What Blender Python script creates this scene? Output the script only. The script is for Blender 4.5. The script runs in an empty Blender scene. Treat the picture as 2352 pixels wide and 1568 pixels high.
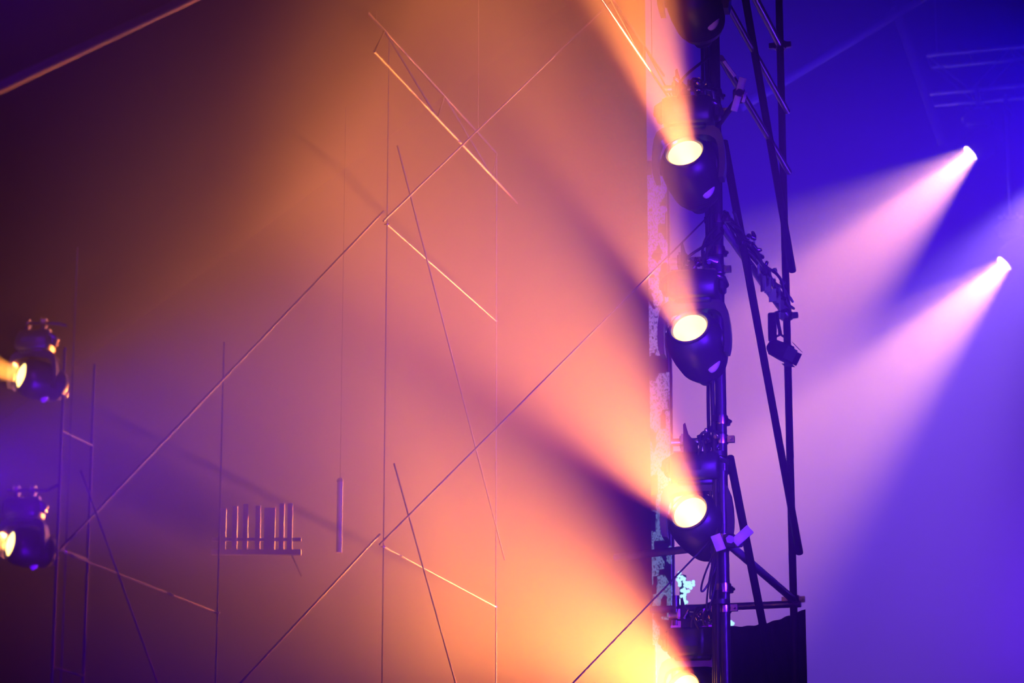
import bpy, bmesh, math, random
from mathutils import Vector, Matrix, Quaternion

sc = bpy.context.scene
COL = sc.collection
# ------------------------------------------------------------------ camera
FPX = 6500.0                                   # focal length in pixels of the 2352 px wide frame (about 100 mm)
PITCH = math.atan(1611 / FPX)
CAM = Vector((0, 0, 1.7))
cp, sp = math.cos(PITCH), math.sin(PITCH)
FW = Vector((0, cp, sp)); UP = Vector((0, -sp, cp)); RT = Vector((1, 0, 0))
cam = bpy.data.cameras.new('camera'); cam_o = bpy.data.objects.new('camera', cam); COL.objects.link(cam_o)
cam_o.location = CAM; cam_o.rotation_euler = (math.pi / 2 + PITCH, 0, 0)
cam.sensor_width = 36; cam.lens = 36 * FPX / 2352; cam.clip_end = 300
cam.dof.use_dof = True; cam.dof.focus_distance = 17.0; cam.dof.aperture_fstop = 3.2
sc.camera = cam_o


def at(px, py, d):
    """point d metres in front of the camera, seen at pixel px, py"""
    return CAM + d * (FW + RT * ((px - 1176) / FPX) - UP * ((py - 784) / FPX))


def vdir(ang, theta):
    """direction: ang = degrees left of straight up as seen, theta = degrees away from pointing at the viewer"""
    a = math.radians(ang); t = math.radians(theta)
    return ((UP * math.cos(a) - RT * math.sin(a)) * math.sin(t) - FW * math.cos(t)).normalized()


AZ = math.radians(15.3)
DD = Vector((math.sin(AZ), math.cos(AZ), 0))   # depth axis of the scaffold
AA = Vector((math.cos(AZ), -math.sin(AZ), 0))  # across axis of the scaffold
# ------------------------------------------------------------------ exposure and haze
sc.view_settings.view_transform = 'Standard'; sc.view_settings.look = 'None'
sc.view_settings.gamma = 1.0; sc.view_settings.use_curve_mapping = False
sc.view_settings.exposure = 0.0
sc.cycles.volume_bounces = 0; sc.cycles.use_light_tree = False
sc.cycles.max_bounces = 2; sc.cycles.diffuse_bounces = 1; sc.cycles.glossy_bounces = 1; sc.cycles.transparent_max_bounces = 4
world = bpy.data.worlds.new('hall_air'); sc.world = world; world.use_nodes = True
nt = world.node_tree; nt.nodes.clear()
wo = nt.nodes.new('ShaderNodeOutputWorld'); wb = nt.nodes.new('ShaderNodeBackground'); wb.inputs[0].default_value = (0, 0, 0, 1)
wv = nt.nodes.new('ShaderNodeVolumeScatter'); wv.inputs['Density'].default_value = 0.04; wv.inputs['Anisotropy'].default_value = 0.3
nt.links.new(wb.outputs[0], wo.inputs[0]); nt.links.new(wv.outputs[0], wo.inputs['Volume'])
# ------------------------------------------------------------------ lamps
SPOTS = []


def spot(name, loc, d, half, power, col, r=0.09, blend=0.8):
    l = bpy.data.lights.new(name, 'SPOT'); l.energy = power; l.color = col
    l.spot_size = 2 * math.radians(half); l.spot_blend = blend; l.shadow_soft_size = r
    o = bpy.data.objects.new(name, l); COL.objects.link(o); o.location = loc
    o.rotation_euler = (-d).to_track_quat('Z', 'Y').to_euler()
    SPOTS.append(o)
    return o


def wash(name, a, b, half, power, col):
    return spot(name, a, (b - a).normalized(), half, power, col, 0.1, 1.0)


# moving heads on the scaffold tower: lens pixel, depth, beam direction, half angle, power, blend
TH = 45
AMBER = (1.0, 0.33, 0.04)
FRINGE = (1.0, 0.07, 0.07)                     # red rim of an amber beam
TOWER_HEADS = [(1585, -40, 17.0, 20, TH, 0, 0, .8),
               (1572, 348, 17.0, 23.5, TH, 11.3, 24500, .8),
               (1583, 750, 17.0, 26.5, TH, 13.5, 24500, .85),
               (1583, 1174, 17.0, 38, TH, 16.4, 17500, .9),
               (1570, 1586, 17.0, 55, TH, 24.5, 15000, .95)]
LEFT_HEADS = [(47, 861, 11.0, 72, 60, 9, 11000, .4), (22, 1248, 11.0, 74, 60, 9, 11000, .4)]
RIGHT_HEADS = [(2230, 352, 34.0, 128, 84, 25, 44000, .95, (1.0, .38, .22)),
               (2308, 605, 34.0, 131, 84, 23.5, 44000, .95, (1.0, .40, .2)),
               (2450, 375, 32.6, 150, 84, 30, 17000, .85, (.42, .2, 1.0))]
wash('blue_wash_upstage', at(2750, 200, 30), at(1576, 500, 30), 55, 9000, (.0, .0, 1))
wash('violet_wash_upstage', at(2900, 1500, 29), at(1976, 1200, 29), 60, 15000, (.14, .025, 1))
wash('blue_wash_left', at(-430, 1150, 8.6), at(800, 970, 9.2), 24, 3600, (.12, .0, 1))
wash('blue_fill_low', at(500, 2600, 8), at(600, 500, 12), 32, 1600, (.12, 0, 1))  # added fill lamp below the frame, lifts the blue of the left haze
wash('blue_fill_corner', at(-200, -300, 7.4), at(500, 420, 11.5), 42, 450, (.2, 0, 1))  # added fill lamp out of frame, tints the upper-left haze blue
wash('blue_key_tower', at(1000, 2250, 8), at(1730, 900, 18), 6.5, 4500, (.16, .06, 1))
wash('blue_wash_house', at(3200, 300, 12), at(1500, 800, 15), 30, 11000, (.1, .01, 1))


# ------------------------------------------------------------------ mesh helpers
class MB:
    def __init__(s):
        s.v = []; s.f = []; s.sm = []

    def add(s, vs, fs, smooth=False):
        o = len(s.v); s.v += [Vector(p) for p in vs]
        for f in fs:
            s.f.append([i + o for i in f]); s.sm.append(smooth)

    def box(s, c, size, m=None, ch=0.0):
        """box centred at c; ch = chamfer on the vertical edges and rims"""
        x, y, z = size[0] / 2, size[1] / 2, size[2] / 2
        c = Vector(c); m = m or Matrix()
        if ch <= 0:
            vs = [(-x, -y, -z), (x, -y, -z), (x, y, -z), (-x, y, -z), (-x, -y, z), (x, -y, z), (x, y, z), (-x, y, z)]
            fs = [(0, 3, 2, 1), (4, 5, 6, 7), (0, 1, 5, 4), (1, 2, 6, 5), (2, 3, 7, 6), (3, 0, 4, 7)]
        else:
            def ring(e, zz):
                a, b = x - e, y - e
                k = ch
                return [(-a + k, -b, zz), (a - k, -b, zz), (a, -b + k, zz), (a, b - k, zz), (a - k, b, zz), (-a + k, b, zz), (-a, b - k, zz), (-a, -b + k, zz)]
            vs = ring(ch * .7, -z) + ring(0, -z + ch * .7) + ring(0, z - ch * .7) + ring(ch * .7, z)
            fs = [tuple(range(7, -1, -1)), tuple(range(24, 32))]
            for k in range(3):
                for i in range(8):
                    j = (i + 1) % 8
                    fs.append((k * 8 + i, k * 8 + j, k * 8 + 8 + j, k * 8 + 8 + i))
        s.add([m @ Vector(p) + c for p in vs], fs)
        return s

    def tube(s, pts, r, n=10, cap=True):
        pts = [Vector(p) for p in pts]
        rs = r if isinstance(r, (list, tuple)) else [r] * len(pts)
        t0 = (pts[1] - pts[0]).normalized()
        u = t0.orthogonal().normalized()
        vs = []; fs = []
        for i, p in enumerate(pts):
            t = (pts[min(i + 1, len(pts) - 1)] - pts[max(i - 1, 0)]).normalized()
            u = (u - t * u.dot(t)).normalized(); w = t.cross(u)
            for k in range(n):
                a = 2 * math.pi * k / n
                vs.append(p + (u * math.cos(a) + w * math.sin(a)) * rs[i])
        for i in range(len(pts) - 1):
            for k in range(n):
                j = (k + 1) % n
                fs.append((i * n + k, i * n + j, i * n + n + j, i * n + n + k))
        s.add(vs, fs, True)
        if cap:
            s.add(vs[:n], [tuple(range(n - 1, -1, -1))]); s.add(vs[-n:], [tuple(range(n))])
        return s

    def lathe(s, prof, n=32, m=None):
        """prof = list of (radius, z) from the rear to the front"""
        m = m or Matrix()
        vs = []; fs = []
        for r, z in prof:
            for k in range(n):
                a = 2 * math.pi * k / n
                vs.append(m @ Vector((r * math.cos(a), r * math.sin(a), z)))
        for i in range(len(prof) - 1):
            for k in range(n):
                j = (k + 1) % n
                fs.append((i * n + k, i * n + j, i * n + n + j, i * n + n + k))
        s.add(vs, fs, True)
        return s

    def extrude(s, poly, y0, y1, ch=0.0):
        """polygon in the xz plane, extruded along y"""
        n = len(poly)
        vs = [(x, y0, z) for x, z in poly] + [(x, y1, z) for x, z in poly]
        fs = [tuple(range(n)), tuple(range(2 * n - 1, n - 1, -1))]
        s.add(vs, fs[:1]); s.add(vs, fs[1:])
        s.add(vs, [(i, i + n, (i + 1) % n + n, (i + 1) % n) for i in range(n)], True)
        return s

    def ball(s, c, r, n=8, k=6, sq=(1, 1, 1)):
        c = Vector(c); vs = []; fs = []
        for i in range(k + 1):
            a = math.pi * i / k
            for j in range(n):
                b = 2 * math.pi * j / n
                vs.append(c + Vector((math.sin(a) * math.cos(b) * r * sq[0], math.sin(a) * math.sin(b) * r * sq[1], math.cos(a) * r * sq[2])))
        for i in range(k):
            for j in range(n):
                q = (j + 1) % n
                fs.append((i * n + j, i * n + n + j, i * n + n + q, i * n + q))
        s.add(vs, fs, True)
        return s

    def mesh(s, name, mat):
        me = bpy.data.meshes.new(name)
        me.from_pydata([tuple(p) for p in s.v], [], s.f)
        for p, q in zip(me.polygons, s.sm): p.use_smooth = q
        if mat: me.materials.append(mat)
        bm = bmesh.new(); bm.from_mesh(me)
        bmesh.ops.remove_doubles(bm, verts=bm.verts, dist=1e-5)
        bmesh.ops.recalc_face_normals(bm, faces=bm.faces)
        bm.to_mesh(me); bm.free()
        try: me.set_sharp_from_angle(angle=math.radians(45))
        except Exception: pass
        return me

    def build(s, name, mat, parent=None):
        return link(name, s.mesh(name, mat), parent)


def link(name, me, parent=None):
    o = bpy.data.objects.new(name, me); COL.objects.link(o)
    if parent: o.parent = parent
    return o


def tag(o, label, cat, group=None, kind=None):
    if label: o['label'] = label
    if cat: o['category'] = cat
    if group: o['group'] = group
    if kind: o['kind'] = kind
    return o


def thing(name, loc, label, cat, group=None, rz=0.0):
    o = bpy.data.objects.new(name, None); COL.objects.link(o); o.empty_display_size = .1
    o.location = loc; o.rotation_euler = (0, 0, rz)
    return tag(o, label, cat, group)


# ------------------------------------------------------------------ materials
def mat(name, col, rough=.5, metal=0.0, spec=.5, noise=0.0, nscale=30, emit=None, estr=0):
    m = bpy.data.materials.new(name); m.use_nodes = True
    t = m.node_tree; b = t.nodes['Principled BSDF']
    b.inputs['Base Color'].default_value = (*col, 1); b.inputs['Roughness'].default_value = rough
    b.inputs['Metallic'].default_value = metal; b.inputs['Specular IOR Level'].default_value = spec
    if noise:
        tc = t.nodes.new('ShaderNodeTexCoord'); n = t.nodes.new('ShaderNodeTexNoise'); n.inputs['Scale'].default_value = nscale
        n.inputs['Detail'].default_value = 4
        r = t.nodes.new('ShaderNodeValToRGB')
        r.color_ramp.elements[0].color = (*[c * (1 - noise) for c in col], 1)
        r.color_ramp.elements[1].color = (*[min(1, c * (1 + noise)) for c in col], 1)
        t.links.new(tc.outputs['Object'], n.inputs['Vector']); t.links.new(n.outputs[0], r.inputs[0]); t.links.new(r.outputs[0], b.inputs['Base Color'])
    if emit:
        b.inputs['Emission Color'].default_value = (*emit, 1); b.inputs['Emission Strength'].default_value = estr
    return m


M = dict(
    black=mat('black_plastic', (.018, .018, .02), .42, noise=.25, nscale=18),
    blacksheen=mat('satin_black_casing', (.025, .025, .028), .25, spec=.8),
    grey=mat('pale_grey_plastic', (.5, .5, .52), .4, noise=.1),
    tube=mat('galvanised_tube', (.42, .42, .45), .36, .85, noise=.2, nscale=40),
    darktube=mat('black_painted_tube', (.02, .02, .022), .38, noise=.3, nscale=40),
    pale=mat('pale_alloy_tube', (.55, .55, .58), .35, .3, noise=.12, nscale=30),
    steel=mat('bright_steel', (.75, .75, .78), .2, 1.0),
    brass=mat('clamp_metal', (.55, .5, .45), .25, 1.0),
    rubber=mat('cable_rubber', (.012, .012, .013), .45),
    cloth=mat('black_drape', (.03, .03, .033), .95, spec=0.0, noise=.2, nscale=6),
    wall=mat('black_hall_cloth', (.0025, .0025, .0025), 1, spec=0.0, noise=.2, nscale=4),
    floor=mat('dark_floor', (.02, .02, .02), .6, noise=.3, nscale=3),
    white=mat('white_paint', (.6, .6, .62), .5, noise=.1),
    dark=mat('dark_lens', (.02, .02, .02), .05),
    led=mat('cyan_white_led', (.1, .1, .1), .2, emit=(.45, .85, 1.0), estr=2.2),
    pink=mat('pink_tube', (.1, .1, .1), .2, emit=(1.0, .35, .4), estr=1.2),
    rod=mat('weathered_rod', (.025, .025, .028), .7, spec=.2, noise=.2, nscale=40),
    post=mat('dull_post_paint', (.10, .10, .11), .7, spec=.2, noise=.1),
    railing=mat('railing_paint', (.03, .03, .033), .6, noise=.2),
    display=mat('display_glass', (.03, .03, .05), .08),
)



def lens_mat(name, col, strength):
    m = bpy.data.materials.new(name); m.use_nodes = True; t = m.node_tree; t.nodes.clear()
    o = t.nodes.new('ShaderNodeOutputMaterial'); a = t.nodes.new('ShaderNodeAddShader'); e = t.nodes.new('ShaderNodeEmission'); g = t.nodes.new('ShaderNodeBsdfTransparent')
    e.inputs[0].default_value = (*col, 1); e.inputs[1].default_value = strength
    t.links.new(e.outputs[0], a.inputs[0]); t.links.new(g.outputs[0], a.inputs[1]); t.links.new(a.outputs[0], o.inputs[0])
    return m


M['amber'] = lens_mat('amber_lens', (1.0, .62, .18), 5)
M['warm'] = lens_mat('warm_white_lens', (1.0, .85, .62), 6)
# ------------------------------------------------------------------ the setting
def struct(name, mb, m):
    o = mb.build(name, m); o['kind'] = 'structure'; return o


mb = MB(); mb.box((0, 14, -.05), (60, 50, .1)); struct('floor', mb, M['floor'])
mb = MB(); mb.box((0, 34.6, 12), (60, .3, 24)); struct('wall_back', mb, M['wall'])
wa = at(1491, 784, 20.4); wb_ = at(0, 784, 11.47)  # slant added: left end drawn towards the viewer to cut the beams short
wa.z = wb_.z = 0; wd = (wb_ - wa).normalized(); wn = Vector((-wd.y, wd.x, 0)); wn = wn if wn.y > 0 else -wn
wc = wa + wd * 9 + wn * .1 + Vector((0, 0, 12))
mb = MB(); mb.box(wc, (18, .2, 24), Matrix.Rotation(math.atan2(wd.y, wd.x), 4, 'Z')); struct('wall_left', mb, M['wall'])

# steep dark slope over the left half, added to cut the amber beams short
RA, RB = 7.85, 1.8
mb = MB(); nrm = Vector((-RB, 0, 1)).normalized() * .12
qs = [Vector((x, y, RA + RB * x)) for x, y in ((-4.4, 3), (.55, 3), (.55, 21), (-4.4, 21))]
mb.add(qs + [q + nrm for q in qs], [(0, 1, 2, 3), (7, 6, 5, 4), (0, 4, 5, 1), (1, 5, 6, 2), (2, 6, 7, 3), (3, 7, 4, 0)])
struct('beam_cut_slope', mb, M['wall'])

# ------------------------------------------------------------------ scaffold
N0 = at(1653, 784, 17.3); N0 = Vector((N0.x, N0.y, 0))


def ground(px, d):
    p = at(px, 784, d); return Vector((p.x, p.y, 0))


N1 = ground(886, 14.0); N2 = ground(170, 11.0)      # two lighter frames nearer the viewer
BAY = 2.47
LV1 = at(1653, 1258, 17.3).z
LV = [LV1 - 2, LV1, LV1 + 2, LV1 + 4]                # lifts of 2 m
LVB1 = at(886, 1275, 14.0).z
LVB = [LVB1 - 1.63, LVB1, LVB1 + 1.63, LVB1 + 3.26]
LVC1 = at(170, 1290, 11.0).z
LVC = [LVC1 - 1.27, LVC1, LVC1 + 1.27, LVC1 + 2.54]
coupler_me = None


def coupler(parent, p, ax):
    """wedge coupler: a collar with two lugs and a bolt, shared mesh"""
    global coupler_me
    if coupler_me is None:
        c = MB(); c.lathe([(.03, -.03), (.042, -.028), (.044, 0), (.042, .028), (.03, .03)], 12)
        c.box((.055, 0, 0), (.05, .03, .04)); c.box((-.055, 0, 0), (.05, .03, .04)); c.tube([(.06, -.035, 0), (.06, .05, 0)], .009, 6)
        coupler_me = c.mesh('coupler', M['brass'])
    o = link('coupler', coupler_me, parent); o.location = p
    o.rotation_euler = (0, 0, ax)
    return o


def scaffold(root_p, nxt, label, r0, rails=False, m='darktube', rr=.02, lv=LV, bay=BAY, nlv=None):
    t = thing('scaffold_frame', root_p, label, 'scaffold', 'scaffold frames in a row')
    F = DD * bay; TOP = min(lv[3] + (lv[3] - lv[2]) * .6, RA + RB * min(root_p.x, root_p.x + F.x) - .06) if m == 'rod' else lv[3] + 1.2; lv = [z for z in lv if z < TOP]; u_ = (lv[1] - lv[0]) / 2
    for base, r in ((Vector(), r0), (F, rr)):
        MB().tube([base + Vector((0, 0, .03)), base + Vector((0, 0, TOP))], r, 14).build('standard', M['darktube' if m == 'tube' else m], t)
        b = MB(); b.box(base + Vector((0, 0, .015)), (.15, .15, .03)); b.tube([base + Vector((0, 0, .03)), base + Vector((0, 0, .2))], r * 1.5, 10)
        b.build('base_plate', M[m], t)
    for k, z in enumerate(lv):
        zz = Vector((0, 0, z))
        MB().tube([zz, zz + F], rr, 12).build('ledger', M['pale' if m == 'tube' else m], t)
        for q_ in (zz, zz + F): coupler(t, q_, -AZ).scale = (min(1, rr / .026),) * 3
        if k < len(lv) - 1:   # long diagonal in the depth face: from above the upper near node to above the lower far node
            a = Vector((0, 0, lv[k + 1] + .5 * u_)); b = F + Vector((0, 0, z + .32 * u_))
            side = AA * .05
            MB().tube([a + side, b + side], rr, 12).build('diagonal_brace', M['darktube' if m == 'tube' else m], t)
    if nxt is not None:
        w = nxt - root_p
        for k in range(min(len(lv) - 1, 3)):
            MB().tube([Vector((0, 0, lv[k + 1] + .05)) - DD * .06, w + Vector((0, 0, nlv[k])) - DD * .06], .005, 8).build('cross_brace', M['rod'], t)
    if rails:
        for z in (LV[3] - .5, LV[3] - .95):
            zz = Vector((0, 0, z)); MB().tube([zz + AA * .04, zz + F + AA * .04], .022, 10).build('guard_rail', M['pale'], t)
    return t


tower = scaffold(N0, N1, 'scaffold frame carrying the column of amber moving heads', .034, True, 'tube', .026, nlv=LVB)
# front ledger that runs left from the tower behind the lowest visible head, and the far frame member
w = (N1 - N0)
for z in (LV[1] - .02,):
    MB().tube([Vector((0, 0, z)) + DD * .05 + AA * .1, Vector((0, 0, z)) + DD * .35 - AA * .75], .024, 10).build('cross_ledger', M['tube'], tower)
S4 = DD * BAY - AA * .82
MB().tube([S4 + Vector((0, 0, .02)), S4 + Vector((0, 0, LV[1] + .06))], .026, 12).build('standard', M['tube'], tower)
MB().tube([DD * BAY + Vector((0, 0, LV[1] - .03)) + AA * .05, DD * BAY - AA * 1.0 + Vector((0, 0, LV[1] - .03))], .026, 10).build('cross_ledger', M['tube'], tower)
scaffold(N1, N2, 'scaffold frame standing in the thick orange haze mid-picture', .0028, m='rod', rr=.0045, lv=LVB, bay=2.03, nlv=LVC)
scaffold(N2, None, 'scaffold frame in the dark purple haze at the left', .0025, m='rod', rr=.004, lv=LVC, bay=1.6)

# ------------------------------------------------------------------ moving heads
def half_round(n, r0, a0, a1):
    return [(r0 * math.cos(a0 + (a1 - a0) * i / n), r0 * math.sin(a0 + (a1 - a0) * i / n)) for i in range(n + 1)]


def make_head_meshes():
    D = {}
    # base box, top at z = 0
    b = MB(); b.box((0, 0, -.085), (.30, .26, .17), ch=.022); b.box((0, 0, -.18), (.22, .2, .03), ch=.01)
    D['base'] = b.mesh('base', M['black'])
    b = MB(); b.box((-.02, -.133, -.09), (.12, .008, .05)); D['display'] = b.mesh('display', M['display'])
    for sx in (-1, 1):
        b = MB()
        b.tube([(sx * .145, -.07, -.03), (sx * .185, -.06, -.05), (sx * .195, 0, -.075), (sx * .185, .06, -.05), (sx * .145, .07, -.03)], .02, 8)
        b.box((sx * .172, 0, -.085), (.045, .13, .075), ch=.016)
        D['handle%d' % sx] = b.mesh('handle', M['blacksheen'])
    # yoke, an arch in the xz plane; tilt axis at z = -.41
    outer = [(.10, -.175), (.155, -.18), (.19, -.205), (.208, -.25), (.218, -.32), (.222, -.40), (.218, -.46), (.208, -.505)]
    inner = [(.178, -.505), (.184, -.45), (.184, -.36), (.178, -.30), (.162, -.262), (.13, -.24), (.08, -.232)]
    right = outer + inner
    poly = right + [(-x, z) for x, z in reversed(right)]
    b = MB(); b.extrude(poly, -.06, .06); D['yoke'] = b.mesh('yoke', M['blacksheen'])
    for sx in (-1, 1):
        b = MB()
        b.lathe([(.0, 0), (.05, 0), (.052, .012), (.04, .022), (.0, .022)], 20, Matrix.Translation((sx * .176, 0, -.41)) @ Matrix.Rotation(-sx * math.pi / 2, 4, 'Y'))
        D['tilt_hub%d' % sx] = b.mesh('tilt_hub', M['black'])
    # head, beam axis = +z, tilt axis through the origin
    b = MB(); b.lathe([(0, -.305), (.07, -.302), (.118, -.275), (.15, -.205), (.168, -.11), (.174, -.03), (.172, .03), (.160, .075), (.135, .102), (.125, .112), (.112, .112), (.112, .09), (.14, .06), (.15, -.03), (.13, -.2), (.06, -.295), (0, -.297)], 40)
    D['head'] = b.mesh('head', M['black'])
    b = MB(); b.lathe([(.108, .098), (.126, .102), (.128, .128), (.117, .130), (.106, .118), (.103, .1)], 40)
    D['lens_ring'] = b.mesh('lens_ring', M['blacksheen'])
    for k, m_ in (('amber', M['amber']), ('warm', M['warm']), ('dark', M['dark'])):
        b = MB(); b.lathe([(.113, .104), (.09, .118), (.05, .128), (.0, .131)], 32); D['lens_' + k] = b.mesh('lens', m_)
    # ribbed cooling ring round the rear of the head
    b = MB(); pr = []
    for k in range(7):
        z = -.235 + k * .02; r_ = .139 + .024 * (k / 6) ** .7
        pr += [(r_ - .008, z), (r_ + .004, z + .004), (r_ + .004, z + .012), (r_ - .006, z + .016)]
    b.lathe(pr, 28)
    D['vent_ring'] = b.mesh('vent_ring', M['black'])
    b = MB(); b.lathe([(0, -.332), (.035, -.33), (.055, -.315), (.062, -.292), (.058, -.25)], 20, Matrix.Translation((0, -.05, 0)))
    D['rear_cap'] = b.mesh('rear_cap', M['black'])
    b = MB(); b.ball((0, 0, 0), 1, 14, 10, (.036, .022, .062)); D['fan_cover'] = b.mesh('fan_cover', M['grey'])
    # mounting hardware above the base: clamp, bracket, plugs and cables
    b = MB()
    b.box((0, 0, .012), (.12, .07, .024)); b.box((0, 0, .035), (.035, .05, .04))
    pr = [(.026, -.022), (.04, -.022), (.042, 0), (.04, .022), (.026, .022), (.026, -.022)]
    b.lathe(pr, 16, Matrix.Translation((0, 0, .085)) @ Matrix.Rotation(math.pi / 2, 4, 'Y'))
    b.tube([(0, -.05, .09), (0, -.07, .09)], .014, 6); b.box((0, -.045, .085), (.03, .03, .05))
    D['clamp'] = b.mesh('clamp', M['brass'])
    b = MB(); b.tube([(0, -.072, .09), (0, -.098, .09)], .007, 6); b.box((0, -.1, .09), (.012, .006, .05)); D['wing_bolt'] = b.mesh('wing_bolt', M['steel'])
    b = MB(); b.extrude([(-.05, 0), (.045, 0), (.035, .05), (-.02, .12), (-.038, .19), (-.05, .18)], -.012, .012)
    D['bracket'] = b.mesh('mounting_bracket', M['black'])
    b = MB(); b.tube([(0, 0, 0), (0, 0, .045)], .012, 8); b.tube([(0, 0, .045), (0, 0, .06)], [.014, .009], 8); b.lathe([(.012, .01), (.0165, .012), (.0165, .03), (.012, .032)], 10)
    D['plug'] = b.mesh('plug', M['steel'])
    return D


HM = make_head_meshes()
rnd = random.Random(4)


def bez(a, b, c, d, n=12):
    out = []
    for i in range(n + 1):
        t = i / n; u = 1 - t
        out.append(a * u ** 3 + b * 3 * u * u * t + c * 3 * u * t * t + d * t ** 3)
    return out


def moving_head(lens_px, lens_py, d, ang, th, half, power, blend, col, lens, label, group, cables=3, scale=1.0):
    L = at(lens_px, lens_py, d); dr = vdir(ang, th)
    o = L - dr * .125 * scale                      # the tilt axis, middle of the head
    root = thing('moving_head', o + Vector((0, 0, .41 * scale)), label, 'stage light', group, -AZ * .6)
    root.scale = (scale,) * 3
    base = link('base', HM['base'], root); link('display', HM['display'], base); link('handle', HM['handle-1'], base); link('handle', HM['handle1'], base)
    yk = link('yoke', HM['yoke'], root); link('tilt_hub', HM['tilt_hub-1'], yk); link('tilt_hub', HM['tilt_hub1'], yk)
    hd = link('head', HM['head'], root)
    hd.location = (0, 0, -.41)
    q = dr.to_track_quat('Z', 'Y')
    hd.rotation_mode = 'QUATERNION'
    hd.rotation_quaternion = Quaternion((0, 0, 1), AZ * .6) @ q
    le = link('lens', HM['lens_' + lens], hd); tag(le, {'amber': 'glowing amber lens', 'warm': 'glowing warm white lens', 'dark': 'dark glass lens'}[lens], None)
    link('lens_ring', HM['lens_ring'], hd); link('vent_ring', HM['vent_ring'], hd)
    link('rear_cap', HM['rear_cap'], hd)
    fc = link('fan_cover', HM['fan_cover'], hd); tag(fc, 'pale fan cover catching blue light', None)
    iq = q.inverted()
    side = (RT * .62 - UP * .78); side = (side - dr * side.dot(dr)).normalized()
    fc.location = iq @ (side * .135 - dr * .12 - FW * .02); fc.rotation_mode = 'QUATERNION'
    fc.rotation_quaternion = iq @ Quaternion((0, 1, 0), .35)
    for x in (-.075, .075):
        c = link('clamp', HM['clamp'], root); c.location = (x, 0, 0); link('wing_bolt', HM['wing_bolt'], c)
    if cables:
        br = link('mounting_bracket', HM['bracket'], root); br.location = (-.02, -.06, 0)
        for i in range(7):
            p = link('plug', HM['plug'], root)
            p.location = (rnd.uniform(-.05, .14), rnd.uniform(-.11, -.06), rnd.uniform(.0, .1))
            p.rotation_euler = (rnd.uniform(-1.2, 1.2), rnd.uniform(-1.2, 1.2), 0)
        for i in range(cables):
            a = Vector((rnd.uniform(-.06, .1), -.12, rnd.uniform(-.03, .02))); e_ = Vector((.13 + .02 * i, .02, rnd.uniform(.02, .3)))
            pts = bez(a, a + Vector((rnd.uniform(-.12, .05), -.06, rnd.uniform(.08, .22))), e_ + Vector((rnd.uniform(-.05, .1), -.08, rnd.uniform(-.12, .12))), e_)
            MB().tube(pts, .009, 6).build('cable', M['rubber'], root)
    if power:
        back = min(.41, .104 / math.tan(math.radians(half)))          # lamp inside the hollow housing, behind the lens
        p_ = o + dr * (.125 - back) * scale
        if col is AMBER and cables:
            spot('beam', p_, dr, half * .92, power * .84, col, .02 * scale, blend)
            spot('beam_fringe', p_, dr, half * 1.12, power * .30, FRINGE, .02 * scale, 1.0)
        else:
            spot('beam', p_, dr, half, power, col, .02 * scale, blend)
    return root


HEAD_LABELS = ['dark moving head at the top edge of the scaffold column, lens out of frame',
               'uppermost amber-beamed moving head on the scaffold column',
               'middle amber-beamed moving head on the scaffold column, at mid-picture height',
               'brightest amber moving head, low on the scaffold column, with near-white beam',
               'lowest moving head of the scaffold column, cut by the bottom edge']
for (x, y, d, a, th, h, p, bl), lab in zip(TOWER_HEADS, HEAD_LABELS):
    r = moving_head(x, y, d, a, th, h, p, bl, AMBER, 'amber' if p else 'dark', lab, 'moving heads on the scaffold column')
    # outrigger tube on the scaffold that the clamps grip
    b0 = r.location + Vector((0, 0, .085)); ra = Matrix.Rotation(-AZ * .6, 3, 'Z') @ Vector((1, 0, 0))
    z = b0.z
    MB().tube([b0 - ra * .15 - N0, b0 + ra * .1 - N0, b0 + ra * .13 - N0, Vector((0, 0, z))], .024, 10).build('outrigger', M['tube'], tower)
    coupler(tower, Vector((0, 0, z)), -AZ)
    coupler(tower, Vector((0, 0, z + .12)), -AZ + 1.2)

# ---- far left pair on their own ladder mast
mast_p = at(150, 784, 11.1); mast_p.z = 0
mast = thing('lighting_mast', mast_p, 'thin ladder mast at far left behind the two amber lamps', 'mast')
fs = DD * .29
for q in (Vector(), fs):
    MB().tube([q + Vector((0, 0, .02)), q + Vector((0, 0, RA + RB * mast_p.x - .35))], 0.006, 10).build('mast_tube', M['rod'], mast)
for k in range(7):
    z = at(150, 722, 11.1).z + (k - 6) * .46
    if z > RA + RB * mast_p.x - .37: continue
    MB().tube([Vector((0, 0, z)), fs + Vector((0, 0, z))], .005, 8).build('rung', M['rod'], mast)
for (x, y, d, a, th, h, p, bl), lab in zip(LEFT_HEADS, ['upper small amber moving head at the left edge', 'lower small amber moving head at the left edge']):
    r = moving_head(x, y, d, a, th, h, p, bl, AMBER, 'amber', lab, 'moving heads at the left edge', 0, .45)
    b0 = r.location + Vector((0, 0, .038)) - mast_p
    MB().tube([b0 - RT * .07, b0 + RT * .09, Vector((0, 0, b0.z))], .007, 10).build('outrigger', M['rod'], mast)

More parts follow.
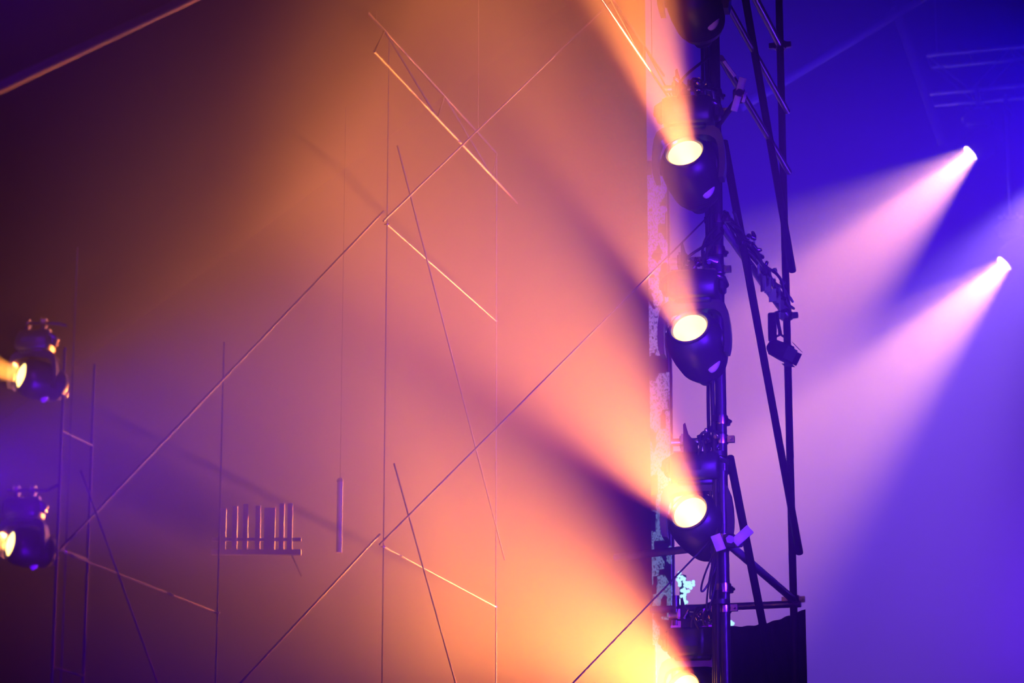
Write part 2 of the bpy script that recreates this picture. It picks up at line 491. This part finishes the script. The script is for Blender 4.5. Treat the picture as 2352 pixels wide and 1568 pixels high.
# ---- upstage truss at the right with its moving heads on drop pipes
tz0 = at(2250, 205, 34.3); tz1 = at(2250, 108, 34.3)
truss = thing('box_truss', Vector((tz0.x, tz0.y, tz0.z)), 'dim box truss high at the far right in blue haze', 'truss')
hgt = tz1.z - tz0.z
x0, x1 = -.62, 4.5
for dy in (0, .45):
    for z in (0, hgt):
        MB().tube([AA * x0 + DD * dy + Vector((0, 0, z)), AA * x1 + DD * dy + Vector((0, 0, z))], .03, 10).build('chord', M['tube'], truss)
n = 10
for dy in (0, .45):
    for i in range(n):
        a = x0 + (x1 - x0) * i / n; b = x0 + (x1 - x0) * (i + 1) / n
        z0, z1 = (0, hgt) if i % 2 else (hgt, 0)
        MB().tube([AA * a + DD * dy + Vector((0, 0, z0)), AA * b + DD * dy + Vector((0, 0, z1))], .014, 8).build('lattice_bar', M['tube'], truss)
for i in range(n + 1):
    a = x0 + (x1 - x0) * i / n
    for z in (0, hgt):
        MB().tube([AA * a + Vector((0, 0, z)), AA * a + DD * .45 + Vector((0, 0, z))], .014, 8).build('lattice_bar', M['tube'], truss)
for tx in (x0 + .1, x1 - .1):
    MB().tube([AA * tx + DD * .2 + Vector((0, 0, hgt)), AA * tx + DD * .2 + Vector((0, 0, 24 - tz0.z))], .008, 6).build('hanging_chain', M['steel'], truss)
for (x, y, d, a, th, h, p, bl, c), lab in zip(RIGHT_HEADS, ['upper white-pink moving head at the right', 'lower white-pink moving head at the right', None]):
    if lab is None:
        spot('beam', at(x, y, d), vdir(a, th), h, p, c, .095, bl); continue
    r = moving_head(x, y, d, a, th, h, p, bl, c, 'warm', lab, 'white-pink moving heads at the right', 0)
    b0 = r.location + Vector((0, 0, .085))
    top = Vector((b0.x, b0.y, 0)); rel = b0 - truss.location
    MB().tube([rel - RT * .15, rel + RT * .15], .024, 10).build('drop_bar', M['tube'], truss)
    MB().tube([rel, Vector((rel.x, rel.y, .0)), Vector((rel.x, rel.y, 0)) + DD * .8], .024, 10).build('drop_pipe', M['tube'], truss)

# ------------------------------------------------------------------ roof members seen through the haze
def beam(a, b, r, label, m='rod', group='roof members in the haze'):
    a = Vector(a); b = Vector(b)
    t = (b - a).normalized()
    ob = MB().tube([a - a, b - a], r, 10)
    o = ob.build('roof_tube', M[m]); o.location = a
    return tag(o, label, 'roof tube', group)


beam(at(1700, 246, 33), at(2190, -48, 33), .06, 'long roof tube sloping up to the right above the upper white-pink lamp', 'post')
beam(at(2055, 15, 33), at(2165, 330, 33), .055, 'short thick roof tube dropping from the long sloping one', 'post')


def slope_pt(px, py, off=.1):
    v = (at(px, py, 1) - CAM); d = (RA - CAM.z) / (v.z - RB * v.x)
    return at(px, py, d - off)


beam(slope_pt(-120, 257), slope_pt(520, -42), .02, 'broad roof tube crossing the dark top-left corner')


def receding_truss(px, py, d, length, label, gap=.3, m='rod'):
    p = at(px, py, d)
    t = thing('roof_truss', p, label, 'truss', 'roof trusses running away from the viewer')
    for q in (Vector(), Vector((0, 0, gap)) - AA * .12):
        MB().tube([q, q + DD * length], .007, 10).build('chord', M[m], t)
    n = int(length / .5)
    for i in range(n):
        a = DD * (i * length / n); b = DD * ((i + 1) * length / n) + Vector((0, 0, gap)) - AA * .12
        if i % 2: a, b = DD * ((i + 1) * length / n), DD * (i * length / n) + Vector((0, 0, gap)) - AA * .12
        MB().tube([a, b], .005, 8).build('lattice_bar', M[m], t)
    for k in (.15, .85):
        a = DD * (length * k) + Vector((0, 0, gap)) - AA * .12
        MB().tube([a, a + Vector((0, 0, 24 - p.z - gap))], .003, 6).build('hanging_chain', M['steel'], t)
    return t


receding_truss(860, 118, 13.5, 2.6, 'receding roof truss seen as pale dashes above the centre')
receding_truss(1370, -20, 15.5, 2.3, 'receding roof truss seen through the uppermost amber beam', m='darktube')

# ------------------------------------------------------------------ video wall strip behind the tower
def screen_mat():
    m = bpy.data.materials.new('video_image'); m.use_nodes = True; t = m.node_tree; N = t.nodes; Lk = t.links
    b = N['Principled BSDF']; b.inputs['Base Color'].default_value = (.01, .01, .01, 1); b.inputs['Roughness'].default_value = .5
    g = N.new('ShaderNodeNewGeometry')
    mp = N.new('ShaderNodeMapping'); mp.inputs['Scale'].default_value = (9, 1, 5)
    Lk.new(g.outputs['Position'], mp.inputs['Vector'])
    n1 = N.new('ShaderNodeTexVoronoi'); n1.inputs['Scale'].default_value = 1.5; n1.distance = 'CHEBYCHEV'; n1.feature = 'F1'
    Lk.new(mp.outputs[0], n1.inputs['Vector'])
    sep = N.new('ShaderNodeSeparateColor'); Lk.new(n1.outputs['Color'], sep.inputs[0])
    gt = N.new('ShaderNodeMath'); gt.operation = 'GREATER_THAN'; gt.inputs[1].default_value = .33; Lk.new(sep.outputs[0], gt.inputs[0])
    n2 = N.new('ShaderNodeTexNoise'); n2.inputs['Scale'].default_value = 14; n2.inputs['Detail'].default_value = 4; Lk.new(mp.outputs[0], n2.inputs['Vector'])
    g2 = N.new('ShaderNodeMapRange'); g2.inputs[1].default_value = .38; g2.inputs[2].default_value = .5; Lk.new(n2.outputs[0], g2.inputs[0])
    mul = N.new('ShaderNodeMath'); mul.operation = 'MULTIPLY'; Lk.new(gt.outputs[0], mul.inputs[0]); Lk.new(g2.outputs[0], mul.inputs[1])
    sx = N.new('ShaderNodeSeparateXYZ'); Lk.new(g.outputs['Position'], sx.inputs[0])
    zr = N.new('ShaderNodeMapRange'); zr.inputs[1].default_value = at(1500, 1400, 21.3).z; zr.inputs[2].default_value = at(1500, 300, 21.3).z; Lk.new(sx.outputs['Z'], zr.inputs[0])
    cr = N.new('ShaderNodeValToRGB'); e = cr.color_ramp.elements
    e[0].position = 0; e[0].color = (.22, .34, .60, 1); e[1].position = 1; e[1].color = (.16, .04, .85, 1)
    q = e.new(.22); q.color = (.20, .26, .6, 1); q = e.new(.35); q.color = (.35, .16, .6, 1); q = e.new(.6); q.color = (.6, .3, .9, 1); q = e.new(.8); q.color = (.3, .1, 1, 1)
    Lk.new(zr.outputs[0], cr.inputs[0])
    em = N.new('ShaderNodeMath'); em.operation = 'MULTIPLY'; em.inputs[1].default_value = .9; Lk.new(mul.outputs[0], em.inputs[0])
    Lk.new(cr.outputs[0], b.inputs['Emission Color']); Lk.new(em.outputs[0], b.inputs['Emission Strength'])
    return m


SM = screen_mat()
sb = at(1490, 1480, 21.3); stp = at(1490, 285, 21.3)
vw = thing('video_wall', Vector((sb.x, sb.y, 0)), 'narrow slice of a violet video wall behind the moving heads', 'video screen')
H = stp.z - sb.z; PW = .17; n = 10
off = Vector((0, 0, sb.z))
panel_me = MB().box((0, 0, 0), (PW - .003, .04, H / n - .003)).mesh('screen_panel', SM)
rot = -AZ
for c in range(2):
    for i in range(n):
        o = link('screen_panel', panel_me, vw); o.location = off + AA * ((c - .5) * PW + .015) + Vector((0, 0, H / n * (i + .5))); o.rotation_euler = (0, 0, rot)
for k in (-1, 0, 1):
    MB().tube([AA * (k * PW * .9 + .015) + DD * .1 + Vector((0, 0, .02)), AA * (k * PW * .9 + .015) + DD * .1 + Vector((0, 0, stp.z))], .02, 8).build('frame_tube', M['darktube'], vw)

# ------------------------------------------------------------------ small lights beyond the tower
def led_cluster(px, py, d, spots_, r, label):
    c = at(px, py, d)
    t = thing('led_cluster', c, label, 'led light', 'cyan white led clusters')
    mb = MB(); mb.box((0, .06, 0), (.05, .04, .22 * (max(s[1] for s in spots_) - min(s[1] for s in spots_))), ch=.01)
    mb.build('housing', M['black'], t)
    mb = MB(); mb.tube([(0, .09, 0), (0, .12, 0), (0, .14, -c.z + .05)], .02, 8); mb.box((0, .14, -c.z + .03), (.3, .3, .04)); mb.build('stand', M['black'], t)
    bm_ = MB().ball((0, 0, 0), r, 8, 5).mesh('bulb', M['led'])
    for x, z in spots_:
        o = link('bulb', bm_, t); o.location = (x * .22, 0, z * .22)
    return t


rr = random.Random(9)
pts = []
for k in range(60):
    z = rr.uniform(-.5, .55); xw = .18 + .12 * math.sin(z * 7); x = rr.uniform(-xw, xw) + .08 * math.sin(z * 5 + 1)
    if all((x - a) ** 2 + (z - b) ** 2 > .004 for a, b in pts): pts.append((x, z))
led_cluster(1570, 1352, 21, pts, .014, 'larger cluster of cyan-white leds behind the slanting brace')
led_cluster(1563, 1414, 21.9, [(-.04, .12), (.06, .1), (-.06, .0), (.05, -.02), (-.02, -.11), (.08, -.12)], .015, 'small cluster of cyan-white leds beside the lowest clamps')
led_cluster(1679, 1428, 21, [(0, 0), (.06, -.05), (-.05, -.06), (.01, -.1)], .014, 'single cyan-white glint beside the tower standard')
c = at(1543, 1321, 24)
t = thing('strip_light', c, 'short pink strip light left of the slanting brace', 'strip light')
MB().tube([(-.055, 0, 0), (.055, 0, 0)], .007, 8).build('glow_tube', M['pink'], t)
b = MB(); b.box((0, .02, 0), (.13, .02, .03)); b.tube([(0, .03, 0), (0, .06, -.1), (0, .06, -c.z + .04)], .012, 8); b.box((0, .06, -c.z + .02), (.3, .3, .03)); b.build('holder', M['black'], t)

# ------------------------------------------------------------------ tower dressing
def drape(name, a, b, z0, z1, label, folds=9, amp=.03):
    mb = MB(); n = folds * 8; vs = []; fs = []
    w = b - a; nrm = Vector((-w.y, w.x, 0)).normalized()
    for j, z in enumerate((z0, (z0 + z1) / 2, z1)):
        for i in range(n + 1):
            u = i / n
            dip = -.10 * math.sin(math.pi * u) if j == 2 else 0
            vs.append(w * u + nrm * (amp * math.sin(u * folds * 2 * math.pi + .7 * math.sin(u * 9)) * (1 - .35 * j / 2)) + Vector((0, 0, z + dip)))
    for j in range(2):
        for i in range(n):
            fs.append((j * (n + 1) + i, j * (n + 1) + i + 1, (j + 1) * (n + 1) + i + 1, (j + 1) * (n + 1) + i))
    mb.add(vs, fs, True)
    o = mb.build(name, M['cloth']); o.location = a
    s = o.modifiers.new('thickness', 'SOLIDIFY'); s.thickness = .006
    return tag(o, label, 'drape')


p0 = N0 + DD * (BAY + .06) - AA * .80; p1 = N0 + DD * (BAY + .06) + AA * .07
drape('black_drape', p0, p1, .02, LV[1] - .06, 'black drape hung on the scaffold below the low cross tube')

# cables lashed along the upper ledger and looped down the standard
cb = thing('cable_bundle', N0 + Vector((0, 0, LV[2])), 'cable bundle with shiny connectors lashed along the tower ledger', 'cables')
for i in range(5):
    pts = []
    for k in range(25):
        u = k / 24
        pts.append(DD * (BAY * .93 * u + .03) + AA * (.03 + .018 * math.sin(u * 17 + i * 2) + .012 * i) + Vector((0, 0, .035 + .028 * math.sin(u * 11 + i * 1.7) - .02 * (i % 2))))
    MB().tube(pts, .010, 6).build('cable', M['rubber'], cb)
r3 = random.Random(2)
for i in range(22):
    u = r3.random()
    p = link('plug', HM['plug'], cb); p.location = DD * (BAY * (.05 + .75 * u)) + AA * r3.uniform(.02, .1) + Vector((0, 0, r3.uniform(-.04, .09)))
    p.rotation_euler = (r3.uniform(-1.5, 1.5), r3.uniform(-1.5, 1.5), r3.uniform(0, 3))
for i in range(6):
    u = .45 + .07 * i
    lb = MB(); lb.box(DD * (BAY * u) + AA * .05 + Vector((0, 0, -.02 - .05 * (i % 2))), (.012, .05, .09 + .03 * (i % 3)), Matrix.Rotation(.5 * i, 4, 'Z'))
    lb.build('cable_tag', M['white'], cb)

lc = thing('cable_loop', N0 + Vector((0, 0, LV[1])), 'black cables hanging in loops beside the standard below the brightest lamp', 'cables')
for i, (dx, dz, w_) in enumerate([(-.07, -.42, .06), (-.05, -.35, .04), (-.10, -.30, .05)]):
    a = Vector((-.035, -.05, -.02 * i)); b_ = Vector((-.04, -.05, dz * .5))
    pts = bez(a, a + Vector((dx * 1.6, -.03, dz)), b_ + Vector((dx * 1.2, -.03, dz)), b_, 16)
    MB().tube(pts, .006, 6).build('cable', M['rubber'], lc)
# cable runs taped up the standard
for i, (x, y) in enumerate(((-.055, -.02), (-.045, -.05), (-.07, .01))):
    pts = [Vector((x + .006 * math.sin(k * 1.3 + i), y + .006 * math.cos(k * .9 + i), -LV[1] + .1 + k * .45)) for k in range(23)]
    MB().tube(pts, .011, 6).build('cable', M['rubber'], lc)
for k in range(7):
    b = MB(); b.tube([(-.025, -.02, -1.3 + k * .9), (-.025, -.02, -1.27 + k * .9)], .058, 12); b.build('tape_band', M['rubber'], lc)

# bright crossed bracket plates on the tower
def bracket_cross(px, py, d, plates, label):
    c = at(px, py, d)
    t = thing('clamp_bracket', c, label, 'clamp', 'bright clamp brackets on the tower')
    for (x, z, l, w_, a) in plates:
        m_ = Matrix.Rotation(a, 4, 'Y')
        b = MB(); b.box((x, 0, z), (w_, .012, l), m_, ch=.004); b.build('plate', M['grey'], t)
    b = MB(); b.tube([(0, -.02, 0), (0, .06, 0)], .02, 8); b.tube([(0, -.03, 0), (0, -.018, 0)], .026, 6); b.build('pivot_bolt', M['brass'], t)
    b = MB(); b.box((0, .035, 0), (.07, .06, .08), ch=.01); b.tube([(0, .06, 0), Vector((N0.x - c.x, N0.y - c.y - .02, 0))], .018, 8); b.build('clamp_body', M['black'], t)
    return t


bracket_cross(1698, 216, 16.98, [(.012, .055, .10, .045, .28), (-.02, -.06, .10, .042, .28), (.03, -.02, .07, .022, .3), (-.055, .16, .12, .022, -.6)], 'pale crossed bracket plates high on the tower beside the uppermost lamp')
bracket_cross(1676, 1240, 16.72, [(.075, .025, .13, .06, .85), (-.068, -.015, .10, .062, -.35)], 'blue-lit winged bracket just under the brightest lamp')

# small dark par can on the far standard
pc = at(1795, 806, 19.15)
t = thing('par_can', pc, 'small dark par can clamped to the rear standard', 'stage light'); t.scale = (.8,) * 3
ax = Vector((.55, -.2, -.32)).normalized(); q = ax.to_track_quat('Z', 'Y').to_matrix().to_4x4()
b = MB(); b.lathe([(0, -.13), (.04, -.125), (.07, -.09), (.078, .0), (.08, .08), (.074, .08), (.07, .02), (0, .0)], 20, q); b.build('can', M['black'], t)
for i in range(4):
    m_ = q @ Matrix.Rotation(i * math.pi / 2, 4, 'Z') @ Matrix.Translation((.085, 0, .11)) @ Matrix.Rotation(-.35, 4, 'Y')
    MB().box(m_ @ Vector((0, 0, 0)), (.004, .11, .09), m_.to_3x3().to_4x4()).build('barn_door', M['black'], t)
b = MB(); b.tube([(-.06, .05, 0), (-.07, .05, .12), (0, .06, .16), (.06, .06, .12), (.07, .05, 0)], .012, 8); b.tube([(0, .06, .16), (-.03, .08, .36), (.06, .1, .38)], .016, 8); b.build('yoke', M['black'], t)
b = MB(); b.box((-.07, .04, .22), (.07, .07, .24), ch=.01); b.build('ballast_box', M['black'], t)

# ------------------------------------------------------------------ faint things far left
ps = at(780, 1190, 13.9)
zt, zl = at(780, 1100, 13.9).z, at(780, 1272, 13.9).z
t = thing('hanging_tube', Vector((ps.x, ps.y, zl)), 'pale upright tube hanging faint in the orange haze left of centre', 'tube')
MB().tube([(0, 0, 0), (0, 0, zt - zl)], .015, 12).build('tube', M['post'], t)
b = MB(); b.ball((0, 0, zt - zl), .017); b.build('top_cap', M['rod'], t)
MB().tube([(0, 0, zt - zl), (0, 0, RA + RB * ps.x - zl)], .0012, 5).build('hanging_wire', M['rod'], t)

bp = at(505, 1268, 13.2)
t = thing('railing', Vector((bp.x, bp.y, 0)), 'faint wall railing with upright panels in the purple haze lower left', 'railing')
zt = at(505, 1150, 13.2).z; zb = bp.z
MB().box((0, 0, zb), (.76, .025, .025)).build('rail', M['railing'], t)
MB().box((.17, 0, zb + .06), (.42, .02, .015)).build('rail', M['railing'], t)
r5 = random.Random(5)
x = -.37
while x < .33:
    w_ = r5.choice((.024, .034, .052)); h_ = (zt - zb) * r5.uniform(.75, 1.0)
    MB().box((x + w_ / 2, 0, zb + h_ / 2), (w_, .015, h_)).build('panel', M['railing'], t)
    x += w_ + r5.uniform(.015, .04)
for x in (-.33, .33):
    MB().tube([(x, .0, zb), (x, .16 + .8 * (x + .33), zb)], .004, 6).build('wall_bracket', M['wall'], t)
